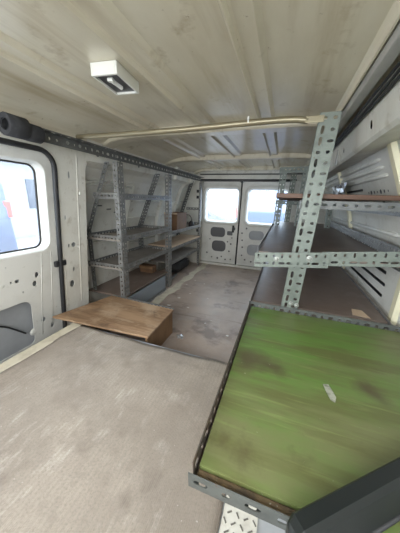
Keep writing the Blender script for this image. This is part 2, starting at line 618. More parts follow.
# white tread plate beside the carpet
tp = struct('trim_3', bx((-0.052, 0.02, 0.150), (0.034, 0.62, 0.158)), 'tread')
bm = bmesh.new()
for i in range(30):
    for j in range(4):
        x = -0.044 + j * 0.021 + (i % 2) * 0.008
        y = 0.03 + i * 0.0195
        ang = math.radians(45 if (i + j) % 2 else -45) + random.uniform(-0.2, 0.2)
        c, s = math.cos(ang), math.sin(ang)
        b = bmesh.new()
        box(b, (-0.0062, -0.0016, 0), (0.0062, 0.0016, 0.0014))
        for v in b.verts:
            v.co = Vector((x + v.co.x * c - v.co.y * s, y + v.co.x * s + v.co.y * c, 0.158 + v.co.z))
        join(bm, b)
obj('tread_pattern', bm, 'tread_mark', tp)

# ---------------------------------------------------------------- ceiling
bm = bmesh.new()
xs = [-1.24 + i * (0.31 + 1.24) / 60 for i in range(61)]
ribs = [(-0.80, 0.06), (-0.455, 0.07), (-0.143, 0.066), (0.190, 0.05)]


def roof_prof(x):
    z = roof_z(x)
    best = 0.0
    for c, w in ribs:
        e = x - (c - w / 2)
        pts = ((-0.010, 0), (-0.005, 0.018), (0.000, 0.028), (0.005, 0.028), (0.011, 0.017), (0.018, 0.014), (w - 0.004, 0.014), (w + 0.010, 0.0))
        for (x0, d0), (x1, d1_) in zip(pts, pts[1:]):
            if x0 <= e <= x1:
                best = max(best, d0 + (d1_ - d0) * (e - x0) / (x1 - x0))
    return z - best


for c, w in ribs:
    xs = [x for x in xs if not (c - w / 2 - 0.02 < x < c + w / 2 + 0.02)]
    for e in (-0.0102, -0.005, 0.0, 0.005, 0.011, 0.018, w - 0.004, w + 0.0102):
        xs.append(c - w / 2 + e)
xs = sorted(set(round(x, 4) for x in xs))
rows = []
for y in (Y0, 0.5, 1.2, 2.2, 3.34):
    rows.append([bm.verts.new((x, y, roof_prof(x))) for x in xs])
for a, b in zip(rows, rows[1:]):
    for i in range(len(xs) - 1):
        bm.faces.new((a[i], a[i + 1], b[i + 1], b[i]))
ceil_ = struct('ceiling', bm, 'roof', smooth=False)
md = ceil_.modifiers.new('thick', 'SOLIDIFY')
md.thickness = 0.004
md.offset = 1 if True else -1


def roof_bow(name, y, w, drop0):
    bm = bmesh.new()
    X = [-1.20 + i * (0.30 + 1.20) / 24 for i in range(25)]
    rings = []
    for x in X:
        z = roof_z(x)
        drop = drop0 * (1 - 0.75 * min(1.0, abs((x - XC) / 0.75) ** 4))
        pr = [(y - w / 2 - 0.015, z + 0.0), (y - w / 2, z - drop * 0.8), (y - w / 2 + 0.012, z - drop), (y + w / 2 - 0.012, z - drop), (y + w / 2, z - drop * 0.8), (y + w / 2 + 0.015, z + 0.0)]
        rings.append([bm.verts.new((x, a, b)) for a, b in pr])
    for r0, r1 in zip(rings, rings[1:]):
        for k in range(5):
            bm.faces.new((r0[k], r0[k + 1], r1[k + 1], r1[k]))
    solid(bm, 0.003)
    return struct(name, bm, 'roof')


roof_bow('trim_4', 1.43, 0.10, 0.034)
roof_bow('trim_5', 2.30, 0.09, 0.036)
roof_bow('trim_6', 3.05, 0.06, 0.035)
# unseen partition, added to cut front daylight down to a windscreen-sized opening
struct('front_light_mask', panel([(-1.62, -0.06), (0.64, -0.06), (0.64, 1.40), (-1.62, 1.40)], [rrect(-1.25, 0.66, 0.35, 1.27, 0.08, 5)], lambda x, z: (x, Y0 - 0.01, z), t=0.01), 'dark_cavity')
# outer shell over the roof keeps the daylight out
struct('roof_shell', bx((-1.62, Y0, 1.36), (0.70, 3.40, 1.40)), 'dark_cavity')

# ---------------------------------------------------------------- right wall
PR = [(0.535, -0.02), (0.535, 0.72), (0.50, 0.86), (0.43, 1.03), (0.37, 1.17), (0.262, 1.145), (0.250, 1.155), (0.234, 1.245), (0.224, 1.270), (0.310, 1.285)]
fR, sR, szR = prof_map(PR)
holes = []
# three long louvre slots low down
for zc, y0, y1 in ((0.480, 1.36, 2.0), (0.540, 1.36, 1.86), (0.60, 1.38, 1.62)):
    s = szR(zc)
    holes.append(rrect(y0, s - 0.009, y1, s + 0.009, 0.008, 3))
# louvres above the top board
for zc, y0, y1 in ((0.985, 1.75, 2.9), (1.02, 1.7, 2.9)):
    s = szR(zc)
    holes.append(rrect(y0, s - 0.007, y1, s + 0.007, 0.006, 3))
for y, z, r in ((1.02, 1.195, 0.014), (1.42, 1.19, 0.012), (0.80, 1.20, 0.014), (1.85, 1.19, 0.014), (2.4, 1.19, 0.014)):
    holes.append(disc(y, szR(z), r, 10, r * 0.75))
for k in range(7):
    holes.append(disc(1.34 + k * 0.045, szR(1.0), 0.006 + 0.003 * (k % 3), 8))
holes.append(disc(1.42, szR(0.955), 0.017, 12))
for k in range(5):
    holes.append(disc(1.20, szR(0.50 + k * 0.045), 0.005, 8))
bm = panel([(Y0, 0), (3.30, 0), (3.30, sR[-1]), (Y0, sR[-1])], holes, fR, cv=sR[1:-1])
w = struct('wall_right', bm, 'paint')
# swage ridges and pillars pressed into the right wall
bm = bmesh.new()
for z, y0, y1 in ((0.93, 1.3, 3.2), (0.80, 1.3, 3.2), (1.065, 1.3, 3.2), (1.10, 1.32, 3.2), (1.135, 1.34, 3.2)):
    s = szR(z)
    x, _, zz = fR(0, s)
    tube(bm, [(x - 0.001, y0, zz), (x - 0.002, y0 + 0.03, zz), (x - 0.002, y1, zz)], [0.003, 0.011, 0.011], 8)
obj('swage', bm, 'paint', w, True)
for yc, wd in ((1.185, 0.060), (2.15, 0.07)):
    bm = bmesh.new()
    pts = [PR[0], PR[1], PR[2], PR[3], PR[4]]
    rings = []
    for (x, z) in pts:
        rings.append([bm.verts.new(q) for q in ((x + 0.004, yc - wd / 2, z), (x - 0.018, yc - wd / 2 + 0.012, z), (x - 0.018, yc + wd / 2 - 0.012, z), (x + 0.004, yc + wd / 2, z))])
    for a, b in zip(rings, rings[1:]):
        for k in range(3):
            bm.faces.new((a[k], a[k + 1], b[k + 1], b[k]))
    obj('pillar', bm, 'cream', w)
bm = bmesh.new()
for z in (0.76,):
    x, _, zz = fR(0, szR(z))
# bracket hanging from the cant rail
box(bm, (0.238, 1.55, 1.14), (0.246, 1.575, 1.24), 0.002)
obj('bracket', bm, 'grey_trim', w)
struct('wall_right_shell', bx((0.62, Y0, -0.06), (0.64, 3.40, 1.40)), 'dark_cavity')

# grey trim strip and wiring under the right roof edge
bm = bmesh.new()
for y in (Y0, 3.1):
    pass
box(bm, (0.176, Y0, 1.266), (0.206, 3.1, 1.300), 0.004)
struct('trim_7', bm, 'grey_trim')

# ---------------------------------------------------------------- left wall (behind the racks)
PL = [(-1.475, -0.02), (-1.475, 0.66), (-1.44, 0.80), (-1.335, 1.07), (-1.29, 1.12), (-1.215, 1.15), (-1.20, 1.28)]
fL, sL, szL = prof_map(PL)
holes = []
for y, z, r in ((1.33, 1.20, 0.016), (1.39, 1.20, 0.010), (1.56, 1.19, 0.009), (1.8, 1.19, 0.012), (2.35, 1.2, 0.012), (2.6, 1.2, 0.012)):
    holes.append(disc(y, szL(z), r, 10))
for y, z in ((1.50, 0.86), (1.62, 0.83), (1.72, 0.80), (1.9, 0.9)):
    s = szL(z)
    holes.append(rrect(y, s - 0.005, y + 0.06, s + 0.005, 0.004, 2))
bm = panel([(1.24, 0), (3.30, 0), (3.30, sL[-1]), (1.24, sL[-1])], holes, fL, cv=sL[1:-1])
wl_ = struct('wall_left', bm, 'paint')
bm = bmesh.new()
# pressed rectangle outlines behind the first rack bay
for k in range(3):
    d = k * 0.022
    y0, y1, z0, z1 = 1.30 + d, 1.92 - d, 0.56 + d, 1.05 - d * 0.8
    pts = []
    for (y, z) in rrect(y0, z0, y1, z1, 0.03, 4):
        q = fL(y, szL(z))
        pts.append((q[0] + 0.002, q[1], q[2]))
    # refine edges along the bend
    fine = []
    for a, b in zip(pts, pts[1:] + pts[:1]):
        for t in range(4):
            y = a[1] + (b[1] - a[1]) * t / 4
            z = a[2] + (b[2] - a[2]) * t / 4
            q = fL(y, szL(z))
            fine.append((q[0] + 0.002, y, z))
    closed_tube(bm, fine, 0.008, 6)
for z in (0.30, 0.48, 0.74, 0.90):
    x = fL(0, szL(z))[0]
    tube(bm, [(x + 0.001, 1.95, z), (x + 0.003, 2.0, z), (x + 0.003, 3.2, z)], [0.002, 0.01, 0.01], 8)
obj('swage', bm, 'paint', wl_, True)
bm = bmesh.new()
for yc, wd in ((2.52, 0.09), (2.95, 0.10)):
    rings = []
    for (x, z) in PL:
        rings.append([bm.verts.new(q) for q in ((x - 0.004, yc - wd / 2, z), (x + 0.035, yc - wd / 2 + 0.015, z), (x + 0.035, yc + wd / 2 - 0.015, z), (x - 0.004, yc + wd / 2, z))])
    for a, b in zip(rings, rings[1:]):
        for k in range(3):
            bm.faces.new((a[k], a[k + 1], b[k + 1], b[k]))
obj('pillar', bm, 'paint', wl_)


# front left pillar and door surround
def fD(y, z, off=0.0):
    return (-1.352 + 0.100 * z + off, y, z)


# aperture of the sliding door
AP = rrect(-0.30, 0.02, 1.022, 1.158, [0.085, 0.05, 0.02, 0.02], 7)
holes = [AP]
for y, z, ru, rv in ((1.115, 1.05, 0.008, 0.022), (1.075, 0.80, 0.006, 0.016), (1.09, 0.62, 0.007, 0.012), (1.125, 0.62, 0.016, 0.018), (1.12, 0.45, 0.009, 0.016), (1.10, 0.35, 0.018, 0.026), (1.16, 0.60, 0.005, 0.01), (1.19, 0.95, 0.006, 0.014)):
    holes.append(disc(y, z, rv, 10, ru))
bm = panel([(Y0, -0.02), (1.24, -0.02), (1.24, 1.285), (Y0, 1.285)], holes, fD, cv=(0.3, 0.6, 0.9), t=0.004)
wf = struct('wall_left_front', bm, 'paint')
bm = bmesh.new()
# return of the pillar back to the outer skin
a = [(fD(1.24, z), fL(1.262, szL(z))) for z in [-0.02 + i * 0.0645 for i in range(21)]]
va = [(bm.verts.new(p), bm.verts.new((min(q[0], p[0] + 0.004), q[1], q[2]))) for p, q in a]
for p, q in zip(va, va[1:]):
    bm.faces.new((p[0], p[1], q[1], q[0]))
obj('pillar', bm, 'paint', wf)
bm = bmesh.new()
tube(bm, [fD(1.175, z, -0.001) for z in (0.16, 0.2, 0.7, 1.15, 1.2)], [0.003, 0.008, 0.008, 0.008, 0.003], 8)
tube(bm, [fD(1.055, z, -0.001) for z in (0.16, 0.2, 0.45, 0.5)], [0.003, 0.007, 0.007, 0.003], 8)
closed_tube(bm, [fD(y, z, 0.0) for y, z in rrect(1.075, 0.22, 1.165, 0.56, 0.03, 4)], 0.005, 6)
obj('swage', bm, 'paint', wf, True)
# lower striker block on the pillar
bm = bx((-1.315, 0.985, 0.495), (-1.290, 1.062, 0.535), 0.010)
obj('striker', bm, 'black_rubber', wf)
bm = bmesh.new()
closed_tube(bm, [fD(y, z, 0.004) for y, z in AP], 0.0135, 8)
struct('door_seal', bm, 'black_rubber', wf, True)

# sliding side door
d1 = struct('door_1', panel(rrect(-0.34, -0.02, 1.04, 1.185, 0.06, 4),
                            [rrect(0.06, 0.612, 0.985, 1.102, 0.06, 6),
                             rrect(0.20, 0.035, 0.835, 0.335, [0.05, 0.03, 0.02, 0.03], 5),
                             disc(0.885, 0.475, 0.018, 8, 0.012), disc(0.868, 0.425, 0.018, 8, 0.013), disc(0.775, 0.47, 0.010, 8, 0.013), disc(0.745, 0.472, 0.006, 8),
                             disc(0.80, 0.395, 0.005, 8), disc(0.90, 0.165, 0.018, 8, 0.015), disc(0.955, 0.095, 0.02, 8, 0.012), disc(0.70, 0.56, 0.004, 6), disc(0.73, 0.56, 0.004, 6), disc(0.68, 0.555, 0.004, 6),
                             disc(0.62, 0.56, 0.004, 6)],
                            lambda y, z: fD(y, z, -0.030), cv=(0.3, 0.6, 0.9), t=0.004), 'door_paint')
# rounded reveal around the window
bm = bmesh.new()
loops = []
for off, dx in ((0.014, -0.029), (0.006, -0.024), (-0.002, -0.030), (-0.010, -0.062), (-0.014, -0.088)):
    lp = []
    for (u, v) in rrect(0.06 - off, 0.612 - off, 0.985 + off, 1.102 + off, 0.06 + off, 6):
        lp.append(bm.verts.new(fD(u, v, dx)))
    loops.append(lp)
for a, b in zip(loops, loops[1:]):
    for k in range(len(a)):
        bm.faces.new((a[k], a[(k + 1) % len(a)], b[(k + 1) % len(a)], b[k]))
obj('window_reveal', bm, 'door_paint', d1, True)
bm = bmesh.new()
closed_tube(bm, [fD(u, v, -0.084) for u, v in rrect(0.075, 0.627, 0.970, 1.087, 0.045, 6)], 0.006, 8)
obj('window_gasket', bm, 'black_rubber', d1, True)
obj('window_glass', panel(rrect(0.070, 0.622, 0.975, 1.092, 0.04, 5), [], lambda y, z: fD(y, z, -0.090), t=0.004), 'glass', d1)
# pressed line and cone on the inner skin
bm = bmesh.new()
tube(bm, [fD(0.925, 0.60, -0.028), fD(0.905, 0.35, -0.028), fD(0.885, 0.06, -0.028)], 0.004, 6)
tube(bm, [fD(0.985, 0.60, -0.028), fD(0.975, 0.40, -0.028), fD(0.96, 0.10, -0.028)], 0.004, 6)
obj('swage', bm, 'door_paint', d1, True)
for (y, z) in ((0.700, 0.472), (0.835, 0.11)):
    p = Vector(fD(y, z, -0.031))
    obj('cone', tube(bmesh.new(), [p, p + Vector((0.004, 0, 0)), p + Vector((0.006, 0, 0))], [0.024, 0.018, 0.004], 14), 'door_paint', d1, True)
# outer skin of the door
obj('outer_skin', panel([(-0.36, -0.05), (1.215, -0.05), (1.22, 1.30), (-0.36, 1.30)],
                        [rrect(0.070, 0.622, 0.975, 1.092, 0.04, 5)], lambda y, z: fD(y, z, -0.088), cv=(0.3, 0.6, 0.9)), 'skin', d1)
# cable hanging in the door cavity
bm = tube(bmesh.new(), smooth_path([fD(0.30, 0.30, -0.062), fD(0.50, 0.245, -0.058), fD(0.62, 0.25, -0.055), fD(0.70, 0.215, -0.055), fD(0.80, 0.115, -0.050)]), 0.005, 8)
obj('cable', bm, 'black_rubber', d1, True)
struct('pillar_light_stop', bx((-1.62, 1.205, -0.06), (-1.42, 1.215, 1.40)), 'dark_cavity')  # unseen plate added to stop daylight leaking in behind the pillar holes
struct('wall_left_shell', bx((-1.62, 1.20, -0.06), (-1.60, 3.40, 1.40)), 'dark_cavity')
struct('sill_shell', bx((-1.62, 1.20, -0.10), (0.66, 3.42, -0.052)), 'dark_cavity')


# ---------------------------------------------------------------- rear doors
def fB(off=0.0):
    return lambda x, z: (x, Y1 + off, z)


def rear_door(name, x0, x1, wx0, wx1, cav, small, handle=None):
    wz0, wz1 = 0.640, 1.098
    d = struct(name, panel(rrect(x0, 0.035, x1, 1.185, 0.03, 4), [rrect(wx0, wz0, wx1, wz1, 0.06, 6)] + cav + small, fB(), t=0.004), 'door_paint')
    bm = bmesh.new()
    loops = []
    for off, dy in ((0.045, -0.002), (0.034, -0.016), (0.012, -0.018), (0.0, -0.004), (-0.012, 0.03), (-0.014, 0.055)):
        loops.append([bm.verts.new((u, Y1 + dy, v)) for u, v in rrect(wx0 - off, wz0 - off, wx1 + off, wz1 + off, 0.06 + off, 6)])
    for a, b in zip(loops, loops[1:]):
        for k in range(len(a)):
            bm.faces.new((a[k], a[(k + 1) % len(a)], b[(k + 1) % len(a)], b[k]))
    obj('window_reveal', bm, 'door_paint', d, True)
    obj('window_glass', panel(rrect(wx0 + 0.005, wz0 + 0.005, wx1 - 0.005, wz1 - 0.005, 0.05, 5), [], fB(0.058), t=0.004), 'glass', d)
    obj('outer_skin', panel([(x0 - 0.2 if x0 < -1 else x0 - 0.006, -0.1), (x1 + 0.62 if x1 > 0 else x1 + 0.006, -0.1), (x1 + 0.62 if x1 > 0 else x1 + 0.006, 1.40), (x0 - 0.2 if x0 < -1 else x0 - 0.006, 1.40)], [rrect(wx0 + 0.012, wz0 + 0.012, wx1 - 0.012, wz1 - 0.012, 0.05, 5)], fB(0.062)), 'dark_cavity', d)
    return d


small = [disc(x, z, r, 8) for x, z, r in ((-1.03, 0.17, 0.014), (-0.95, 0.11, 0.012), (-0.86, 0.10, 0.016), (-0.74, 0.09, 0.014), (-0.66, 0.10, 0.012), (-0.72, 0.36, 0.012), (-0.67, 0.33, 0.014), (-0.66, 0.42, 0.010), (-0.69, 0.22, 0.014), (-0.99, 0.38, 0.01), (-0.80, 0.13, 0.012))]
small += [rrect(-0.735, 0.455, -0.655, 0.515, 0.012, 3), rrect(-0.66, 0.53, -0.62, 0.575, 0.008, 2)]
d2 = rear_door('door_2', -1.125, -0.583, -1.078, -0.604,
               [rrect(-0.985, 0.420, -0.765, 0.560, 0.05, 5), rrect(-0.955, 0.205, -0.745, 0.365, 0.06, 5)], small)
bm = bx((-0.665, Y1 - 0.022, 0.50), (-0.635, Y1 - 0.001, 0.60), 0.006)
obj('latch', bm, 'black_plastic', d2)
small = [disc(x, z, r, 8) for x, z, r in ((-0.52, 0.50, 0.012), (-0.51, 0.40, 0.012), (-0.50, 0.30, 0.013), (-0.50, 0.18, 0.012), (-0.45, 0.12, 0.014), (-0.36, 0.10, 0.014), (-0.27, 0.11, 0.012), (-0.46, 0.57, 0.014), (-0.24, 0.40, 0.012), (-0.22, 0.30, 0.012))]
d3 = rear_door('door_3', -0.568, 0.085, -0.482, 0.030,
               [rrect(-0.42, 0.420, -0.22, 0.545, 0.05, 5), rrect(-0.43, 0.195, -0.20, 0.35, 0.06, 5)], small)
# inner backing in the right door cavities
obj('cavity_panel', bx((-0.46, Y1 + 0.035, 0.15), (-0.16, Y1 + 0.04, 0.60)), 'skin', d3)
# rubber seal between the two rear doors
bm = bmesh.new()
tube(bm, [(-0.572, Y1 - 0.010, 1.19), (-0.574, Y1 - 0.012, 0.6), (-0.580, Y1 - 0.010, 0.03)], 0.010, 8)
struct('trim_8', bm, 'black_rubber', None, True)
# rear header, pillars and sill
bm = bmesh.new()
box(bm, (-1.30, 3.17, 1.198), (0.50, 3.31, 1.345), 0.012)
hd = struct('wall_rear', bm, 'paint')
bm = bmesh.new()
box(bm, (-1.52, 3.19, -0.02), (-1.128, 3.31, 1.20), 0.01)
obj('pillar', bm, 'paint', hd)
bm = bmesh.new()
box(bm, (0.088, 3.19, -0.02), (0.62, 3.31, 1.20), 0.01)
obj('pillar', bm, 'paint', hd)
bm = bmesh.new()
box(bm, (-1.13, 3.21, -0.03), (0.09, 3.31, 0.030), 0.006)
obj('sill', bm, 'paint', hd)
bm = bmesh.new()
tube(bm, [(-1.13, 3.165, 0.03), (-1.13, 3.165, 1.195)], 0.008, 8)
tube(bm, [(-1.14, 3.160, 1.200), (0.10, 3.160, 1.200)], 0.010, 8)
tube(bm, [(-1.14, 3.155, 1.27), (0.20, 3.155, 1.27)], 0.007, 8)
obj('seal', bm, 'black_rubber', hd, True)
for x, z in ((-1.18, 1.05), (-1.18, 0.97), (-1.17, 0.50)):
    obj('clip', bx((x - 0.018, 3.178, z - 0.02), (x + 0.018, 3.192, z + 0.02), 0.004), 'black_rubber', hd)

# ================================================================== THINGS
# ---------------------------------------------------------------- carpet
bm = bmesh.new()
nx, ny = 44, 52
far = lambda x: 0.945 - 0.012 * math.sin((x + 1.1) * 3.2) + 0.004 * math.sin(x * 23)
grid = []
for j in range(ny + 1):
    row = []
    for i in range(nx + 1):
        x = -1.10 + (1.10 - 0.055) * i / nx
        y = -0.30 + (far(x) + 0.30) * j / ny
        z = 0.1625 + 0.0018 * math.sin(x * 17 + y * 7) * math.sin(y * 13 - x * 5) + 0.003 * math.exp(-((y - 0.86 - 0.06 * x) / 0.02) ** 2)
        row.append(bm.verts.new((x, y, z)))
    grid.append(row)
for j in range(ny):
    for i in range(nx):
        bm.faces.new((grid[j][i], grid[j][i + 1], grid[j + 1][i + 1], grid[j + 1][i]))
solid(bm, 0.006)
tag(obj('carpet', bm, 'carpet', None, True), 'worn taupe ribbed carpet with dark stains covering the front floor', 'carpet')

# ---------------------------------------------------------------- plywood step box
t = thing('plywood_box', (-0.95, 1.15, 0), 'low brown plywood box with a worn top behind the carpet edge', 'box')
bm = bmesh.new()
top = [(-1.315, 0.925), (-0.632, 0.962), (-0.645, 1.318), (-1.20, 1.342), (-1.235, 1.20)]
for z in (0.158, 0.172):
    pass
lo = [bm.verts.new((x, y, 0.1705)) for x, y in top]
hi = [bm.verts.new((x, y, 0.1835)) for x, y in top]
bm.faces.new(hi)
bm.faces.new(lo[::-1])
for k in range(5):
    bm.faces.new((lo[k], lo[(k + 1) % 5], hi[(k + 1) % 5], hi[k]))
bmesh.ops.bevel(bm, geom=bm.edges[:], offset=0.002, segments=1, affect='EDGES')
obj('top_board', bm, 'ply', t)
obj('side_panel', bx((-0.665, 0.985, 0.001), (-0.652, 1.312, 0.170), 0.001), 'ply_dark', t)
obj('back_panel', bx((-1.19, 1.300, 0.001), (-0.666, 1.312, 0.170), 0.001), 'ply_dark', t)
obj('side_panel', bx((-1.19, 0.985, 0.001), (-1.178, 1.299, 0.170), 0.001), 'ply_dark', t)
bm = bmesh.new()
flange(bm, (-1.19, 1.345, 0.1715), (0.56, -0.024, 0), (0, 0, 1), 0.545, 0.022, 1, 0.03)
obj('edging', bm, 'galv_dark', t)

# ---------------------------------------------------------------- left racks
XF, XB = -1.085, -1.41


def back_path(y):
    return [(XB, y, 0.012), (XB, y, 0.68), (-1.18, y, 1.205)]


rk = thing('shelving_rack', (-1.25, 1.7, 0), 'grey slotted-angle shelving rack behind the plywood box, nearest bay on the left', 'shelving')
angle('upright', (XF, 1.356, 0.186), (XF + 0.004, 1.356, 1.158), (-1, 0, 0), (0, 1, 0), 'galv', rk, 0.036, 0.060, 1, 2, 0.036)
angle('upright', (XF, 2.100, 0.004), (XF + 0.004, 2.100, 1.158), (-1, 0, 0), (0, 1, 0), 'galv', rk, 0.040, 0.060, 1, 2, 0.036)
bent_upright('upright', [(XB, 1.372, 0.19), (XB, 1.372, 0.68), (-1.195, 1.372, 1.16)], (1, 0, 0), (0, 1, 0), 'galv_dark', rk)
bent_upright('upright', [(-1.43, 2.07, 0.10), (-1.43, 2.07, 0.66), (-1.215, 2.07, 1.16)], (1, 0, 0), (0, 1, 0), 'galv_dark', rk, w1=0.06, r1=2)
for z, bx0 in ((0.918, -1.295), (0.618, -1.41), (0.400, -1.41)):
    angle('end_bar', (bx0, 1.350, z), (XF, 1.350, z), (0, 0, 1), (0, 1, 0), 'galv', rk, 0.042, 0.03, 1, 1, 0.03)
    angle('shelf_rail', (XF + 0.004, 1.36, z), (XF + 0.004, 2.10, z), (0, 0, 1), (-1, 0, 0), 'galv', rk, 0.040, 0.03, 1, 1, 0.036)
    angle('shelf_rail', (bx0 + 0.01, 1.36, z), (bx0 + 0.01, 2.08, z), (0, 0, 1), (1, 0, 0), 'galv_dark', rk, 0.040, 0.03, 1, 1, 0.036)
    angle('end_bar', (bx0, 2.104, z), (XF, 2.104, z), (0, 0, 1), (0, -1, 0), 'galv', rk, 0.042, 0.03, 1, 1, 0.03)
    if z < 0.9:
        obj('shelf_board', bx((bx0 + 0.014, 1.345, z + 0.004), (XF - 0.001, 2.098, z + 0.016), 0.001), 'left_board', rk)
obj('shelf_board', bx((-1.46, 1.372, 0.166), (-1.105, 2.095, 0.180), 0.001), 'brown_board', rk)
for z in (0.94, 0.64, 0.42):
    bolt((XF - 0.018, 1.347, z), (0, -1, 0), rk, 0.008)
# blue-grey kick panel closing the bottom of this bay
t = thing('kick_panel', (-1.1, 1.75, 0), 'blue-grey scuffed metal panel standing on the floor under the nearest left rack bay', 'panel')
obj('sheet', bx((-1.100, 1.400, 0.001), (-1.092, 2.035, 0.155), 0.002), 'bluegrey', t)
angle('edge_angle', (-1.090, 1.40, 0.001), (-1.090, 2.03, 0.001), (0, 0, 1), (1, 0, 0), 'galv', t, 0.02, 0.02)

rk2 = thing('shelving_rack', (-1.25, 2.6, 0), 'grey slotted-angle shelving rack in the far left corner beside the rear door', 'shelving')
angle('upright', (XF, 3.06, 0.004), (XF + 0.006, 3.06, 1.158), (-1, 0, 0), (0, -1, 0), 'galv', rk2, 0.036, 0.045, 1, 1, 0.036)
bent_upright('upright', [(-1.42, 3.02, 0.004), (-1.42, 3.02, 0.60), (-1.22, 3.02, 1.17)], (1, 0, 0), (0, -1, 0), 'galv_dark', rk2)
for z, m in ((0.575, 'left_board'), (0.395, 'pale_ply'), (0.245, 'left_board')):
    angle('shelf_rail', (XF + 0.005, 2.165, z), (XF + 0.005, 3.06, z), (0, 0, 1), (-1, 0, 0), 'galv', rk2, 0.034, 0.03, 1, 1, 0.036)
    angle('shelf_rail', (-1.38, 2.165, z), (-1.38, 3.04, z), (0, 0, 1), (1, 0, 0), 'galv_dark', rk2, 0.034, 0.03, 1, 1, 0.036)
    zb = z + 0.004 if m != 'pale_ply' else z + 0.036
    sb = obj('shelf_board', bx((-1.375, 2.168, zb), (XF + (-0.002 if m != 'pale_ply' else 0.008), 3.05, zb + 0.012), 0.001), m, rk2)
    if m == 'pale_ply':
        tag(sb, 'pale bare plywood shelf board')
angle('end_bar', (-1.30, 3.064, 0.80), (XF, 3.064, 0.80), (0, 0, 1), (0, -1, 0), 'galv', rk2, 0.03, 0.03)
angle('end_bar', (-1.40, 3.064, 0.60), (XF, 3.064, 0.60), (0, 0, 1), (0, -1, 0), 'galv', rk2, 0.03, 0.03)

# slotted rail along the roof edge
t = thing('slotted_rail', (-1.12, 1.9, 1.17), 'long dull slotted steel rail along the left roof edge above the racks', 'rail')
angle('vertical_flange_angle', (-1.130, 0.860, 1.222), (-1.115, 3.10, 1.222), (0, 0, -1), (1, 0, 0), 'galv_dark', t, 0.048, 0.052, 1, 1, 0.045)
bm = bmesh.new()
flange(bm, (-1.125, 0.862, 1.214), (0.006, 1, 0), (0.06, 0, -1), 0.3, 0.036, 1, 0.04)
obj('splice_plate', bm, 'galv_dark', t)
for y in (1.02, 1.10, 1.40):
    bolt((-1.120, y, 1.197), (1, 0, 0), t, 0.009)

# foam sleeves
t = thing('foam_sleeve', (-1.10, 0.78, 1.20), 'black foam sleeve wrapped round the front end of the left roof rail', 'sleeve')
bm = bmesh.new()
P = [(-1.100, 0.708, 1.200), (-1.100, 0.710, 1.200), (-1.100, 0.788, 1.200), (-1.100, 0.790, 1.200)]
tube(bm, [P[0], P[1], P[2], P[3]], [0.040, 0.043, 0.043, 0.040], 18, cap=False)
tube(bm, [P[3], P[2], P[1], P[0]], [0.036, 0.036, 0.022, 0.022], 18, cap=False)
vs = bm.verts[:]
obj('outer_sleeve', bm, 'foam', t, True)
bm = bmesh.new()
ringN = 18
for y in (0.708,):
    ro = [bm.verts.new((-1.100 + 0.041 * math.cos(2 * math.pi * k / ringN), y, 1.200 + 0.041 * math.sin(2 * math.pi * k / ringN))) for k in range(ringN)]
    ri = [bm.verts.new((-1.100 + 0.020 * math.cos(2 * math.pi * k / ringN), y + 0.004, 1.200 + 0.020 * math.sin(2 * math.pi * k / ringN))) for k in range(ringN)]
    for k in range(ringN):
        bm.faces.new((ro[k], ro[(k + 1) % ringN], ri[(k + 1) % ringN], ri[k]))
obj('end_ring', bm, 'foam', t)
bm = bmesh.new()
tube(bm, [(-1.100, 0.780, 1.193), (-1.100, 0.79, 1.193), (-1.100, 0.853, 1.193), (-1.100, 0.857, 1.193)], [0.034, 0.037, 0.036, 0.033], 18)
obj('inner_sleeve', bm, 'foam', t, True)

# roof cross pipe
t = thing('cross_pipe', (-0.5, 1.08, 1.24), 'yellowed steel pipe across the roof from the left rail to the right upright', 'pipe')
bm = bmesh.new()
pts = smooth_path([(-1.115, 1.085, 1.240), (-0.8, 1.085, 1.238), (-0.45, 1.085, 1.240), (-0.15, 1.085, 1.247), (-0.02, 1.085, 1.247), (0.045, 1.085, 1.240)], 5)
tube(bm, pts, 0.0125, 12)
obj('tube', bm, 'pipe', t, True)
bm = bmesh.new()
box(bm, (0.035, 1.073, 1.228), (0.100, 1.0775, 1.252), 0.002)
obj('flattened_end', bm, 'pipe', t)
bm = bmesh.new()
closed_tube(bm, [(-0.185, 1.085 + 0.0145 * math.cos(a), 1.255 + 0.0145 * math.sin(a)) for a in [2 * math.pi * k / 12 for k in range(12)]], 0.003, 6)
box(bm, (-0.188, 1.070, 1.258), (-0.182, 1.074, 1.266))
obj('cable_tie', bm, 'white_plastic', t)

# ceiling lamp
LX, LY = -0.600, 0.780
t = thing('ceiling_light', (LX, LY, 1.325), 'white oblong ceiling lamp with open dark reflector and small bulb', 'lamp')
rot = math.radians(6)


def lamp_part(name, bm, m):
    for v in bm.verts:
        c, s = math.cos(rot), math.sin(rot)
        x, y = v.co.x, v.co.y
        v.co = Vector((LX + x * c - y * s, LY + x * s + y * c, v.co.z))
    return obj(name, bm, m, t)


zt = roof_z(LX) - 0.001
hx, hy = 0.047, 0.072
bm = bmesh.new()
for lo_, hi_ in (((-hx, -hy, zt - 0.036), (-hx + 0.007, hy, zt)), ((hx - 0.007, -hy, zt - 0.036), (hx, hy, zt)), ((-hx + 0.007, -hy, zt - 0.036), (hx - 0.007, -hy + 0.009, zt)), ((-hx + 0.007, hy - 0.009, zt - 0.036), (hx - 0.007, hy, zt))):
    box(bm, lo_, hi_, 0.0015)
box(bm, (-hx + 0.006, -hy + 0.008, zt - 0.006), (hx - 0.006, hy - 0.008, zt))
lamp_part('housing', bm, 'white_plastic')
bm = bmesh.new()
box(bm, (-hx + 0.0072, -hy + 0.0092, zt - 0.030), (hx - 0.0072, hy - 0.0092, zt - 0.0065))
lamp_part('reflector', bm, 'mirror_dark')
bm = bmesh.new()
tube(bm, [(0.0, -0.030, zt - 0.034), (0.0, -0.027, zt - 0.034), (0.004, 0.022, zt - 0.034), (0.004, 0.026, zt - 0.034)], [0.004, 0.007, 0.007, 0.004], 12)
bulb_ = lamp_part('bulb', bm, 'bulb')
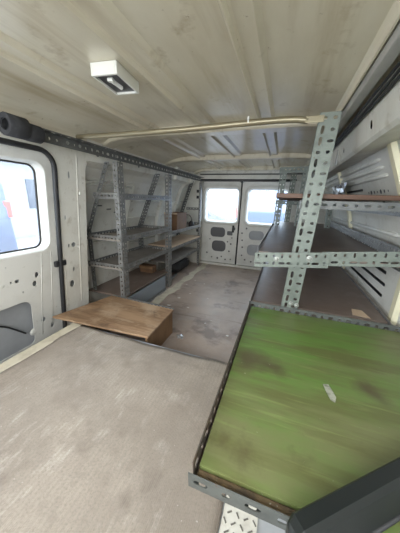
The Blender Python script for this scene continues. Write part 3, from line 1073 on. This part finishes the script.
bm = bmesh.new()
box(bm, (-0.010, -0.042, zt - 0.040), (0.010, -0.029, zt - 0.030), 0.002)
hold_ = lamp_part('bulb_holder', bm, 'white_plastic')
bulb_.parent = hold_

# ---------------------------------------------------------------- right racking
rk3 = thing('shelving_rack', (0.2, 2.0, 0.43), 'grey-green slotted-angle shelving rack with brown boards along the right wall', 'shelving')
up_ = angle('upright', (0.045, 1.083, 0.44), (0.086, 1.083, 1.262), (1, 0, 0), (0, 1, 0), 'galv_green', rk3, 0.070, 0.04, 2, 1, 0.039)
# front bar in two lapped lengths
fb_ = angle('front_bar', (-0.100, 1.060, 0.640), (0.205, 1.060, 0.672), (-0.03, 0, 1), (0, 1, 0), 'galv_green', rk3, 0.066, 0.03, 2, 1, 0.036)
angle('front_bar', (0.175, 1.068, 0.676), (0.450, 1.068, 0.706), (-0.03, 0, 1), (0, 1, 0), 'galv_green', rk3, 0.060, 0.03, 2, 1, 0.036)
bolt((-0.005, 1.058, 0.685), (0, -1, 0), fb_, 0.013)
bolt((0.128, 1.058, 0.703), (0, -1, 0), fb_, 0.013)
bolt((0.085, 1.080, 0.475), (0, -1, 0), up_, 0.011)
bolt((0.110, 1.080, 0.470), (0, -1, 0), up_, 0.011)
# lower shelf
obj('shelf_board', bx((-0.097, 1.125, 0.428), (0.490, 3.10, 0.440), 0.001), 'brown_board', rk3)
angle('shelf_edge', (-0.100, 1.085, 0.418), (-0.100, 3.12, 0.418), (-0.05, 0, 1), (1, 0, 0), 'rusty', rk3, 0.046, 0.03, 1, 1, 0.036)
angle('shelf_edge', (0.495, 1.085, 0.418), (0.495, 3.12, 0.418), (0, 0, 1), (-1, 0, 0), 'galv', rk3, 0.03, 0.03, 1, 1, 0.036)
# upper shelf
obj('shelf_board', bx((-0.088, 1.075, 0.700), (0.470, 3.00, 0.712), 0.001), 'brown_board', rk3)
angle('shelf_edge', (-0.092, 1.07, 0.690), (-0.092, 3.02, 0.690), (0, 0, 1), (1, 0, 0), 'galv_dark', rk3, 0.040, 0.03, 1, 1, 0.036)
angle('shelf_edge', (0.478, 1.05, 0.690), (0.478, 3.02, 0.690), (0, 0, 1), (-1, 0, 0), 'galv', rk3, 0.075, 0.03, 2, 1, 0.036)
# wall ledge carrying the top board
angle('wall_ledge', (0.470, 1.12, 0.935), (0.455, 3.00, 0.935), (0, 0, -1), (-1, 0, 0), 'galv', rk3, 0.045, 0.03, 1, 1, 0.036)
# uprights at the back
for (x, y, m) in ((-0.088, 2.45, 'galv_green'), (0.015, 2.95, 'galv_green'), (0.115, 2.45, 'galv_green')):
    angle('upright', (x, y, 0.715), (x + 0.012, y, 1.255), (1, 0, 0), (0, 1, 0), m, rk3, 0.060, 0.045, 2, 1, 0.045)
angle('top_bar', (-0.088, 2.446, 1.205), (0.21, 2.446, 1.215), (0, 0, 1), (0, 1, 0), 'galv_green', rk3, 0.045, 0.03, 1, 1, 0.036)
angle('top_bar', (-0.080, 2.45, 1.245), (-0.080, 3.0, 1.245), (0, 0, -1), (1, 0, 0), 'galv_dark', rk3, 0.04, 0.03, 1, 1, 0.04)
angle('upright', (-0.088, 2.45, 0.445), (-0.088, 2.45, 0.688), (1, 0, 0), (0, 1, 0), 'galv_green', rk3, 0.04, 0.04, 1, 1, 0.036)
angle('upright', (0.385, 2.45, 0.715), (0.375, 2.45, 0.92), (1, 0, 0), (0, 1, 0), 'galv_green', rk3, 0.04, 0.04, 1, 1, 0.036)
angle('support_bar', (-0.088, 2.438, 0.918), (0.44, 2.438, 0.918), (0, 0, 1), (0, -1, 0), 'galv_green', rk3, 0.032, 0.03)
angle('support_bar', (0.06, 1.130, 0.912), (0.455, 1.130, 0.912), (0, 0, 1), (0, 1, 0), 'galv_dark', rk3, 0.032, 0.03)

# top board resting on the bars
bm = bx((-0.042, 1.135, 0.9525), (0.440, 2.43, 0.972), 0.002)
tag(obj('wooden_board', bm, 'red_wood'), 'thin reddish-brown wooden board lying highest in the right rack', 'board')

# ---------------------------------------------------------------- green tray shelf
t = thing('shelf_tray', (0.2, 0.68, 0.42), 'low tray shelf with a scratched green painted board nearest the camera', 'shelf')
bm = bmesh.new()
gx, gy = 2, 2
gb = bx((-0.094, 0.306, 0.420), (0.515, 1.066, 0.432), 0.001)
b_ = obj('shelf_board', gb, 'green', t)
tag(b_, 'green painted board with brown streaks')
obj('board_edge', bx((-0.094, 0.291, 0.414), (0.515, 0.305, 0.425), 0.002), 'rust_board', t)
angle('side_angle', (-0.101, 0.292, 0.416), (-0.101, 1.078, 0.416), (-0.08, 0, 1), (1, 0, 0), 'rusty', t, 0.038, 0.03, 1, 1, 0.032)
angle('front_angle', (-0.108, 0.287, 0.400), (0.520, 0.287, 0.400), (0, -0.1, 1), (0, 1, 0), 'tray_steel', t, 0.041, 0.020, 1, 1, 0.05)
angle('back_angle', (-0.108, 1.074, 0.418), (0.520, 1.074, 0.418), (0, 0, 1), (0, -1, 0), 'tray_steel', t, 0.036, 0.02, 1, 1, 0.034)
# legs below the tray
for x, y in ((-0.095, 1.068), (0.500, 0.30), (0.500, 1.05)):
    angle('leg', (x, y, 0.165 if y < 0.9 else 0.003), (x, y, 0.414), (0.04 if x < 0 else -1, 0.0 if x > 0 else 1, 0), (1 if x < 0 else 0, 0 if x < 0 else -1, 0), 'tray_steel', t, 0.03, 0.03)
# torn paper label stuck on the board
bm = bmesh.new()
pts = [(0.167, 0.630), (0.182, 0.634), (0.194, 0.590), (0.188, 0.570), (0.178, 0.576), (0.172, 0.600)]
bm.faces.new([bm.verts.new((x, y, 0.4326)) for x, y in pts])
solid(bm, 0.0006)
tag(obj('paper_label', bm, 'old_label', t), 'torn whitish label')

# ---------------------------------------------------------------- black beam bottom right
t = thing('black_beam', (0.15, 0.33, 0.45), 'black plastic beam lying across the near corner of the green tray', 'beam')
A = Vector((0.056, 0.258, 0.0))
B = Vector((0.536, 0.651, 0.0))
u = (B - A).normalized()
nn_ = Vector((u.y, -u.x, 0))
prof = [(0.000, 0.476), (0.004, 0.482), (0.024, 0.4835), (0.033, 0.479), (0.049, 0.452), (0.050, 0.446), (0.046, 0.4415), (0.004, 0.4415), (0.0, 0.446)]
bm = bmesh.new()
L = (B - A).length
rings = []
for q, k in ((0, 0.5), (0.004, 0.8), (0.016, 1), (L * 0.5, 1), (L - 0.01, 1), (L, 0.8)):
    rings.append([bm.verts.new(A + u * q + nn_ * (0.025 + (w_ - 0.025) * k) + Vector((0, 0, 0.462 + (z_ - 0.462) * k))) for w_, z_ in prof])
for a, b in zip(rings, rings[1:]):
    for k in range(len(prof)):
        bm.faces.new((a[k], a[(k + 1) % len(prof)], b[(k + 1) % len(prof)], b[k]))
bm.faces.new(rings[0])
bm.faces.new(rings[-1][::-1])
obj('body', bm, 'black_plastic', t, False)
bm = bmesh.new()
tube(bm, [A + u * 0.03 + nn_ * 0.050 + Vector((0, 0, 0.449)), B - u * 0.03 + nn_ * 0.050 + Vector((0, 0, 0.449))], 0.004, 8)
obj('bead', bm, 'black_rubber', t, True)

# ---------------------------------------------------------------- wiring along the right roof edge
bm = bmesh.new()
for k in range(3):
    pts = [(0.218 + 0.004 * k + 0.0015 * math.sin(y * 5 + k * 2), y, 1.258 - 0.009 * k + 0.002 * math.sin(y * 3.1 + k)) for y in [Y0 + i * 0.16 for i in range(22)]]
    tube(bm, pts, 0.0042, 7)
tag(obj('wiring_loom', bm, 'black_rubber', None, True), 'black wiring loom running along the right roof edge', 'cable')

# crinkled silver foil tucked on the top board
bm = bmesh.new()
pts = []
gr = []
for i in range(9):
    row = []
    for j in range(5):
        y = 1.95 + i * 0.05
        z = 0.976 + j * 0.024
        x = 0.40 - j * 0.010 + random.uniform(-0.012, 0.012)
        row.append(bm.verts.new((x, y + random.uniform(-0.012, 0.012) - j * 0.03, z + random.uniform(-0.006, 0.006) * (j > 0))))
    gr.append(row)
for i in range(8):
    for j in range(4):
        bm.faces.new((gr[i][j], gr[i + 1][j], gr[i + 1][j + 1], gr[i][j + 1]))
solid(bm, 0.002)
tag(obj('foil_sheet', bm, 'foil'), 'crinkled silver foil sheet standing on the top wooden board by the right wall', 'foil')

# ---------------------------------------------------------------- things on the left racks
t = thing('brown_box', (-1.2, 2.4, 0.592), 'small brown open box on the upper shelf of the far left rack', 'box')
c0, c1 = (-1.255, 2.33, 0.592), (-1.10, 2.60, 0.785)
th = 0.006
obj('front_panel', bx((c0[0], c0[1], c0[2]), (c1[0], c0[1] + th, c1[2]), 0.001), 'card', t)
obj('back_panel', bx((c0[0], c1[1] - th, c0[2]), (c1[0], c1[1], c1[2]), 0.001), 'card', t)
obj('side_panel', bx((c1[0] - th, c0[1] + th, c0[2]), (c1[0], c1[1] - th, c1[2]), 0.001), 'card', t)
obj('side_panel', bx((c0[0], c0[1] + th, c0[2]), (c0[0] + th, c1[1] - th, c1[2]), 0.001), 'card', t)
obj('bottom_panel', bx((c0[0] + th, c0[1] + th, c0[2]), (c1[0] - th, c1[1] - th, c0[2] + th)), 'card', t)
bm = bmesh.new()
box(bm, (c0[0] - 0.004, c0[1] - 0.004, c1[2] - 0.016), (c1[0] + 0.003, c0[1] - 0.0005, c1[2] + 0.002), 0.001)
obj('lid_flap', bm, 'pale_ply', t)

# black hand lamp with its cable on the upper shelf
t = thing('black_flex', (-1.14, 2.82, 0.592), 'black coiled flex with plug beside the brown box on the far left rack', 'cable')
bm = bmesh.new()
pts = smooth_path([(-1.17, 2.70, 0.74), (-1.14, 2.76, 0.75), (-1.12, 2.81, 0.70), (-1.125, 2.82, 0.64)], 6)
tube(bm, pts, 0.006, 8)
obj('flex', bm, 'black_rubber', t, True)
bm = bmesh.new()
tube(bm, [(-1.125, 2.82, 0.593), (-1.125, 2.82, 0.60), (-1.125, 2.82, 0.645), (-1.125, 2.82, 0.668)], [0.030, 0.038, 0.034, 0.012], 14)
obj('plug', bm, 'black_rubber', t, True)

# clutter below the lowest shelf of the far rack
t = thing('black_bag', (-1.25, 2.72, 0), 'crumpled black bag on the floor under the far left rack', 'bag')
bm = bmesh.new()
bmesh.ops.create_icosphere(bm, subdivisions=3, radius=1)
for v in bm.verts:
    q = v.co.copy()
    k = 1 + 0.12 * math.sin(q.x * 7 + q.y * 5) + 0.10 * math.sin(q.z * 9 + q.x * 4)
    v.co = Vector((-1.27 + q.x * 0.10 * k, 2.72 + q.y * 0.26 * k, max(0.001, 0.085 + q.z * 0.095 * k)))
obj('body', bm, 'black_rubber', t, True)
bm = tube(bmesh.new(), smooth_path([(-1.19, 2.56, 0.150), (-1.16, 2.62, 0.175), (-1.16, 2.72, 0.18), (-1.19, 2.80, 0.155)], 6), 0.008, 8)
obj('handle', bm, 'black_rubber', t, True)
t = thing('metal_tube', (-1.18, 2.5, 0.02), 'short grey metal tube on the floor under the far left rack', 'tube')
bm = tube(bmesh.new(), [(-1.16, 2.22, 0.016), (-1.19, 2.50, 0.016)], 0.015, 12)
obj('pipe', bm, 'galv', t, True)
bm = tube(bmesh.new(), [(-1.1595, 2.215, 0.016), (-1.1615, 2.235, 0.016)], 0.0155, 12)
obj('end_cap', bm, 'black_rubber', t, True)
t = thing('wooden_crate', (-1.3, 1.9, 0.18), 'small red-brown crate at the back of the bottom left shelf', 'crate')
obj('body', bx((-1.36, 1.97, 0.1815), (-1.21, 2.05, 0.255), 0.003), 'card', t)
obj('slat', bx((-1.364, 1.964, 0.225), (-1.206, 1.9695, 0.248), 0.001), 'ply_dark', t)

# ---------------------------------------------------------------- litter on the rear floor
spots = [(-0.86, 1.88, 0.020, 0.014), (-0.80, 2.02, 0.012, 0.010), (-0.88, 1.70, 0.026, 0.014), (-0.70, 1.72, 0.012, 0.009), (-0.94, 2.25, 0.014, 0.012), (-0.90, 2.42, 0.014, 0.01),
         (-0.47, 1.52, 0.010, 0.007), (-0.44, 1.58, 0.010, 0.006), (-0.84, 1.60, 0.014, 0.010), (-0.76, 2.35, 0.010, 0.008), (-0.27, 1.42, 0.012, 0.008), (-0.60, 1.98, 0.008, 0.006)]
descr = ['square white scrap near the second left upright', 'tiny pale flake a step behind the square scrap', 'largest pale scrap of the litter near the plywood box', 'small round flake in the middle of the left floor edge',
         'pale chip beside the pale floor strip, midway back', 'pale chip beside the floor strip further back', 'left one of two white flakes near the tray', 'right one of two white flakes near the tray',
         'pale scrap just beyond the plywood box corner', 'faint chip in the bright floor patch', 'white flake closest to the right tray edge', 'tiny flake in the middle of the floor']
for (x, y, a, b), dsc in zip(spots, descr):
    bm = bmesh.new()
    ph = random.uniform(0, 6)
    nn = 7
    v_ = [bm.verts.new((x + a * random.uniform(0.7, 1.1) * math.cos(2 * math.pi * k / nn + ph), y + b * random.uniform(0.7, 1.2) * math.sin(2 * math.pi * k / nn + ph), 0.003 + random.uniform(0, 0.004))) for k in range(nn)]
    c_ = bm.verts.new((x, y, 0.005))
    for k in range(nn):
        bm.faces.new((v_[k], v_[(k + 1) % nn], c_))
    solid(bm, 0.001)
    tag(obj('paper_scrap', bm, 'paper'), dsc, 'litter', 'litter scraps on the rear floor')
# crumpled wrapper beside the box
bm = bmesh.new()
bmesh.ops.create_icosphere(bm, subdivisions=2, radius=0.022)
for v in bm.verts:
    k = random.uniform(0.7, 1.15)
    v.co = Vector((-0.575 + v.co.x * k * 1.2, 1.27 + v.co.y * k, max(0.001, 0.014 + v.co.z * k * 0.7)))
tag(obj('crumpled_wrapper', bm, 'foil'), 'crumpled silvery wrapper on the floor beside the plywood box', 'litter')
# scrap on the lower brown shelf
bm = bmesh.new()
v_ = [bm.verts.new(p) for p in ((0.36, 1.145, 0.4412), (0.43, 1.135, 0.4412), (0.41, 1.20, 0.447), (0.37, 1.21, 0.444))]
bm.faces.new(v_)
solid(bm, 0.001)
tag(obj('card_scrap', bm, 'pale_ply'), 'torn card scrap on the low brown shelf behind the green board', 'litter')


# ---------------------------------------------------------------- outside
def car(loc, rz, paint, label, van=False):
    t = thing('parked_van' if van else 'parked_car', loc, label, 'van' if van else 'car')
    t.rotation_euler = (0, 0, rz)
    bpy.context.view_layer.update()
    Mw = t.matrix_basis.copy()
    Lh, Wd = (2.4, 0.95) if van else (2.1, 0.86)
    if van:
        side = [(-2.4, 0.35), (2.35, 0.35), (2.42, 0.75), (2.2, 1.05), (1.55, 1.25), (1.0, 1.95), (0.8, 2.0), (-2.25, 2.0), (-2.4, 1.85)]
    else:
        side = [(-2.1, 0.3), (2.05, 0.3), (2.12, 0.6), (1.95, 0.82), (1.05, 0.95), (0.45, 1.38), (0.2, 1.44), (-1.2, 1.42), (-1.85, 1.0), (-2.1, 0.92)]

    def put(name, bm, m, sm=False):
        for v in bm.verts:
            v.co = Mw @ v.co
        return obj(name, bm, m, t, sm)
    bm = bmesh.new()
    a = [bm.verts.new((x, -Wd, z)) for x, z in side]
    b = [bm.verts.new((x, Wd, z)) for x, z in side]
    bm.faces.new(a)
    bm.faces.new(b[::-1])
    for k in range(len(side)):
        bm.faces.new((a[k], a[(k + 1) % len(side)], b[(k + 1) % len(side)], b[k]))
    for v in bm.verts:
        if v.co.z > 1.2:
            v.co.y *= 0.86
    bmesh.ops.bevel(bm, geom=bm.edges[:], offset=0.06, segments=3, affect='EDGES')
    put('body', bm, paint, True)
    for sy in (-1, 1):
        if van:
            q = [(1.40, 1.22), (1.0, 1.75), (0.35, 1.75), (0.35, 1.22)]
        else:
            q = [(0.80, 0.98), (0.35, 1.33), (-1.15, 1.32), (-1.55, 1.0)]
        bm = bmesh.new()
        f = []
        for x, z in q:
            k = 1.0 - 0.14 * max(0, min(1, (z - 0.98) / 0.45))
            f.append(bm.verts.new((x, sy * (Wd * k + 0.012), z)))
        bm.faces.new(f)
        solid(bm, 0.01)
        put('side_window', bm, 'car_glass')
        for x in (-Lh * 0.62, Lh * 0.63):
            bm = tube(bmesh.new(), [(x, sy * (Wd - 0.18), 0.31), (x, sy * (Wd - 0.16), 0.31), (x, sy * (Wd + 0.01), 0.31), (x, sy * (Wd + 0.02), 0.31)], [0.28, 0.31, 0.31, 0.27], 20)
            put('wheel', bm, 'tyre', True)
        bm = bmesh.new()
        z0, z1 = (1.20, 1.50) if van else (0.68, 0.9)
        box(bm, (-Lh - 0.03, sy * Wd * 0.78 - 0.12, z0), (-Lh + 0.10, sy * Wd * 0.78 + 0.12, z1), 0.02)
        put('tail_lamp', bm, 'tail')
        bm = bmesh.new()
        box(bm, (Lh - 0.15, sy * Wd * 0.72 - 0.14, 0.62), (Lh + 0.02, sy * Wd * 0.72 + 0.14, 0.76), 0.02)
        put('headlamp', bm, 'white_plastic')
    if not van:
        bm = bmesh.new()
        f = [bm.verts.new(p) for p in ((-1.86, -0.66, 1.02), (-1.86, 0.66, 1.02), (-1.28, 0.62, 1.41), (-1.28, -0.62, 1.41))]
        bm.faces.new(f)
        solid(bm, 0.02)
        put('rear_window', bm, 'car_glass')
    return t


car((-5.7, 0.55, -0.70), math.radians(-90), 'car_pale', 'pale blue van seen through the left side window', True)
car((1.05, 7.6, -0.70), math.radians(5), 'car_blue', 'blue van parked behind the rear right window', True)
car((-3.9, 10.6, -0.70), math.radians(8), 'car_silver', 'silver car parked beyond the rear left window', False)
# building across the yard on the left
t = thing('building', (-10, 3, -0.70), 'pale rendered building beyond the car outside the left window', 'building')
obj('wall', bx((-12.5, -3, -0.69), (-9.5, 12, 2.2)), 'render_wall', t)
bm = bmesh.new()
v_ = [bm.verts.new(p) for p in ((-9.2, -3.3, 2.15), (-9.2, 12.3, 2.15), (-12.8, 12.3, 2.15), (-12.8, -3.3, 2.15), (-11, -3.3, 3.4), (-11, 12.3, 3.4))]
for f in ((0, 1, 5, 4), (3, 4, 5, 2), (0, 4, 3), (1, 2, 5), (0, 3, 2, 1)):
    bm.faces.new([v_[i] for i in f])
obj('roof', bm, 'roof_tile', t)
for y in (0.5, 3.5, 6.5):
    obj('window', bx((-9.52, y, 0.4), (-9.47, y + 1.2, 1.5), 0.01), 'car_glass', t)
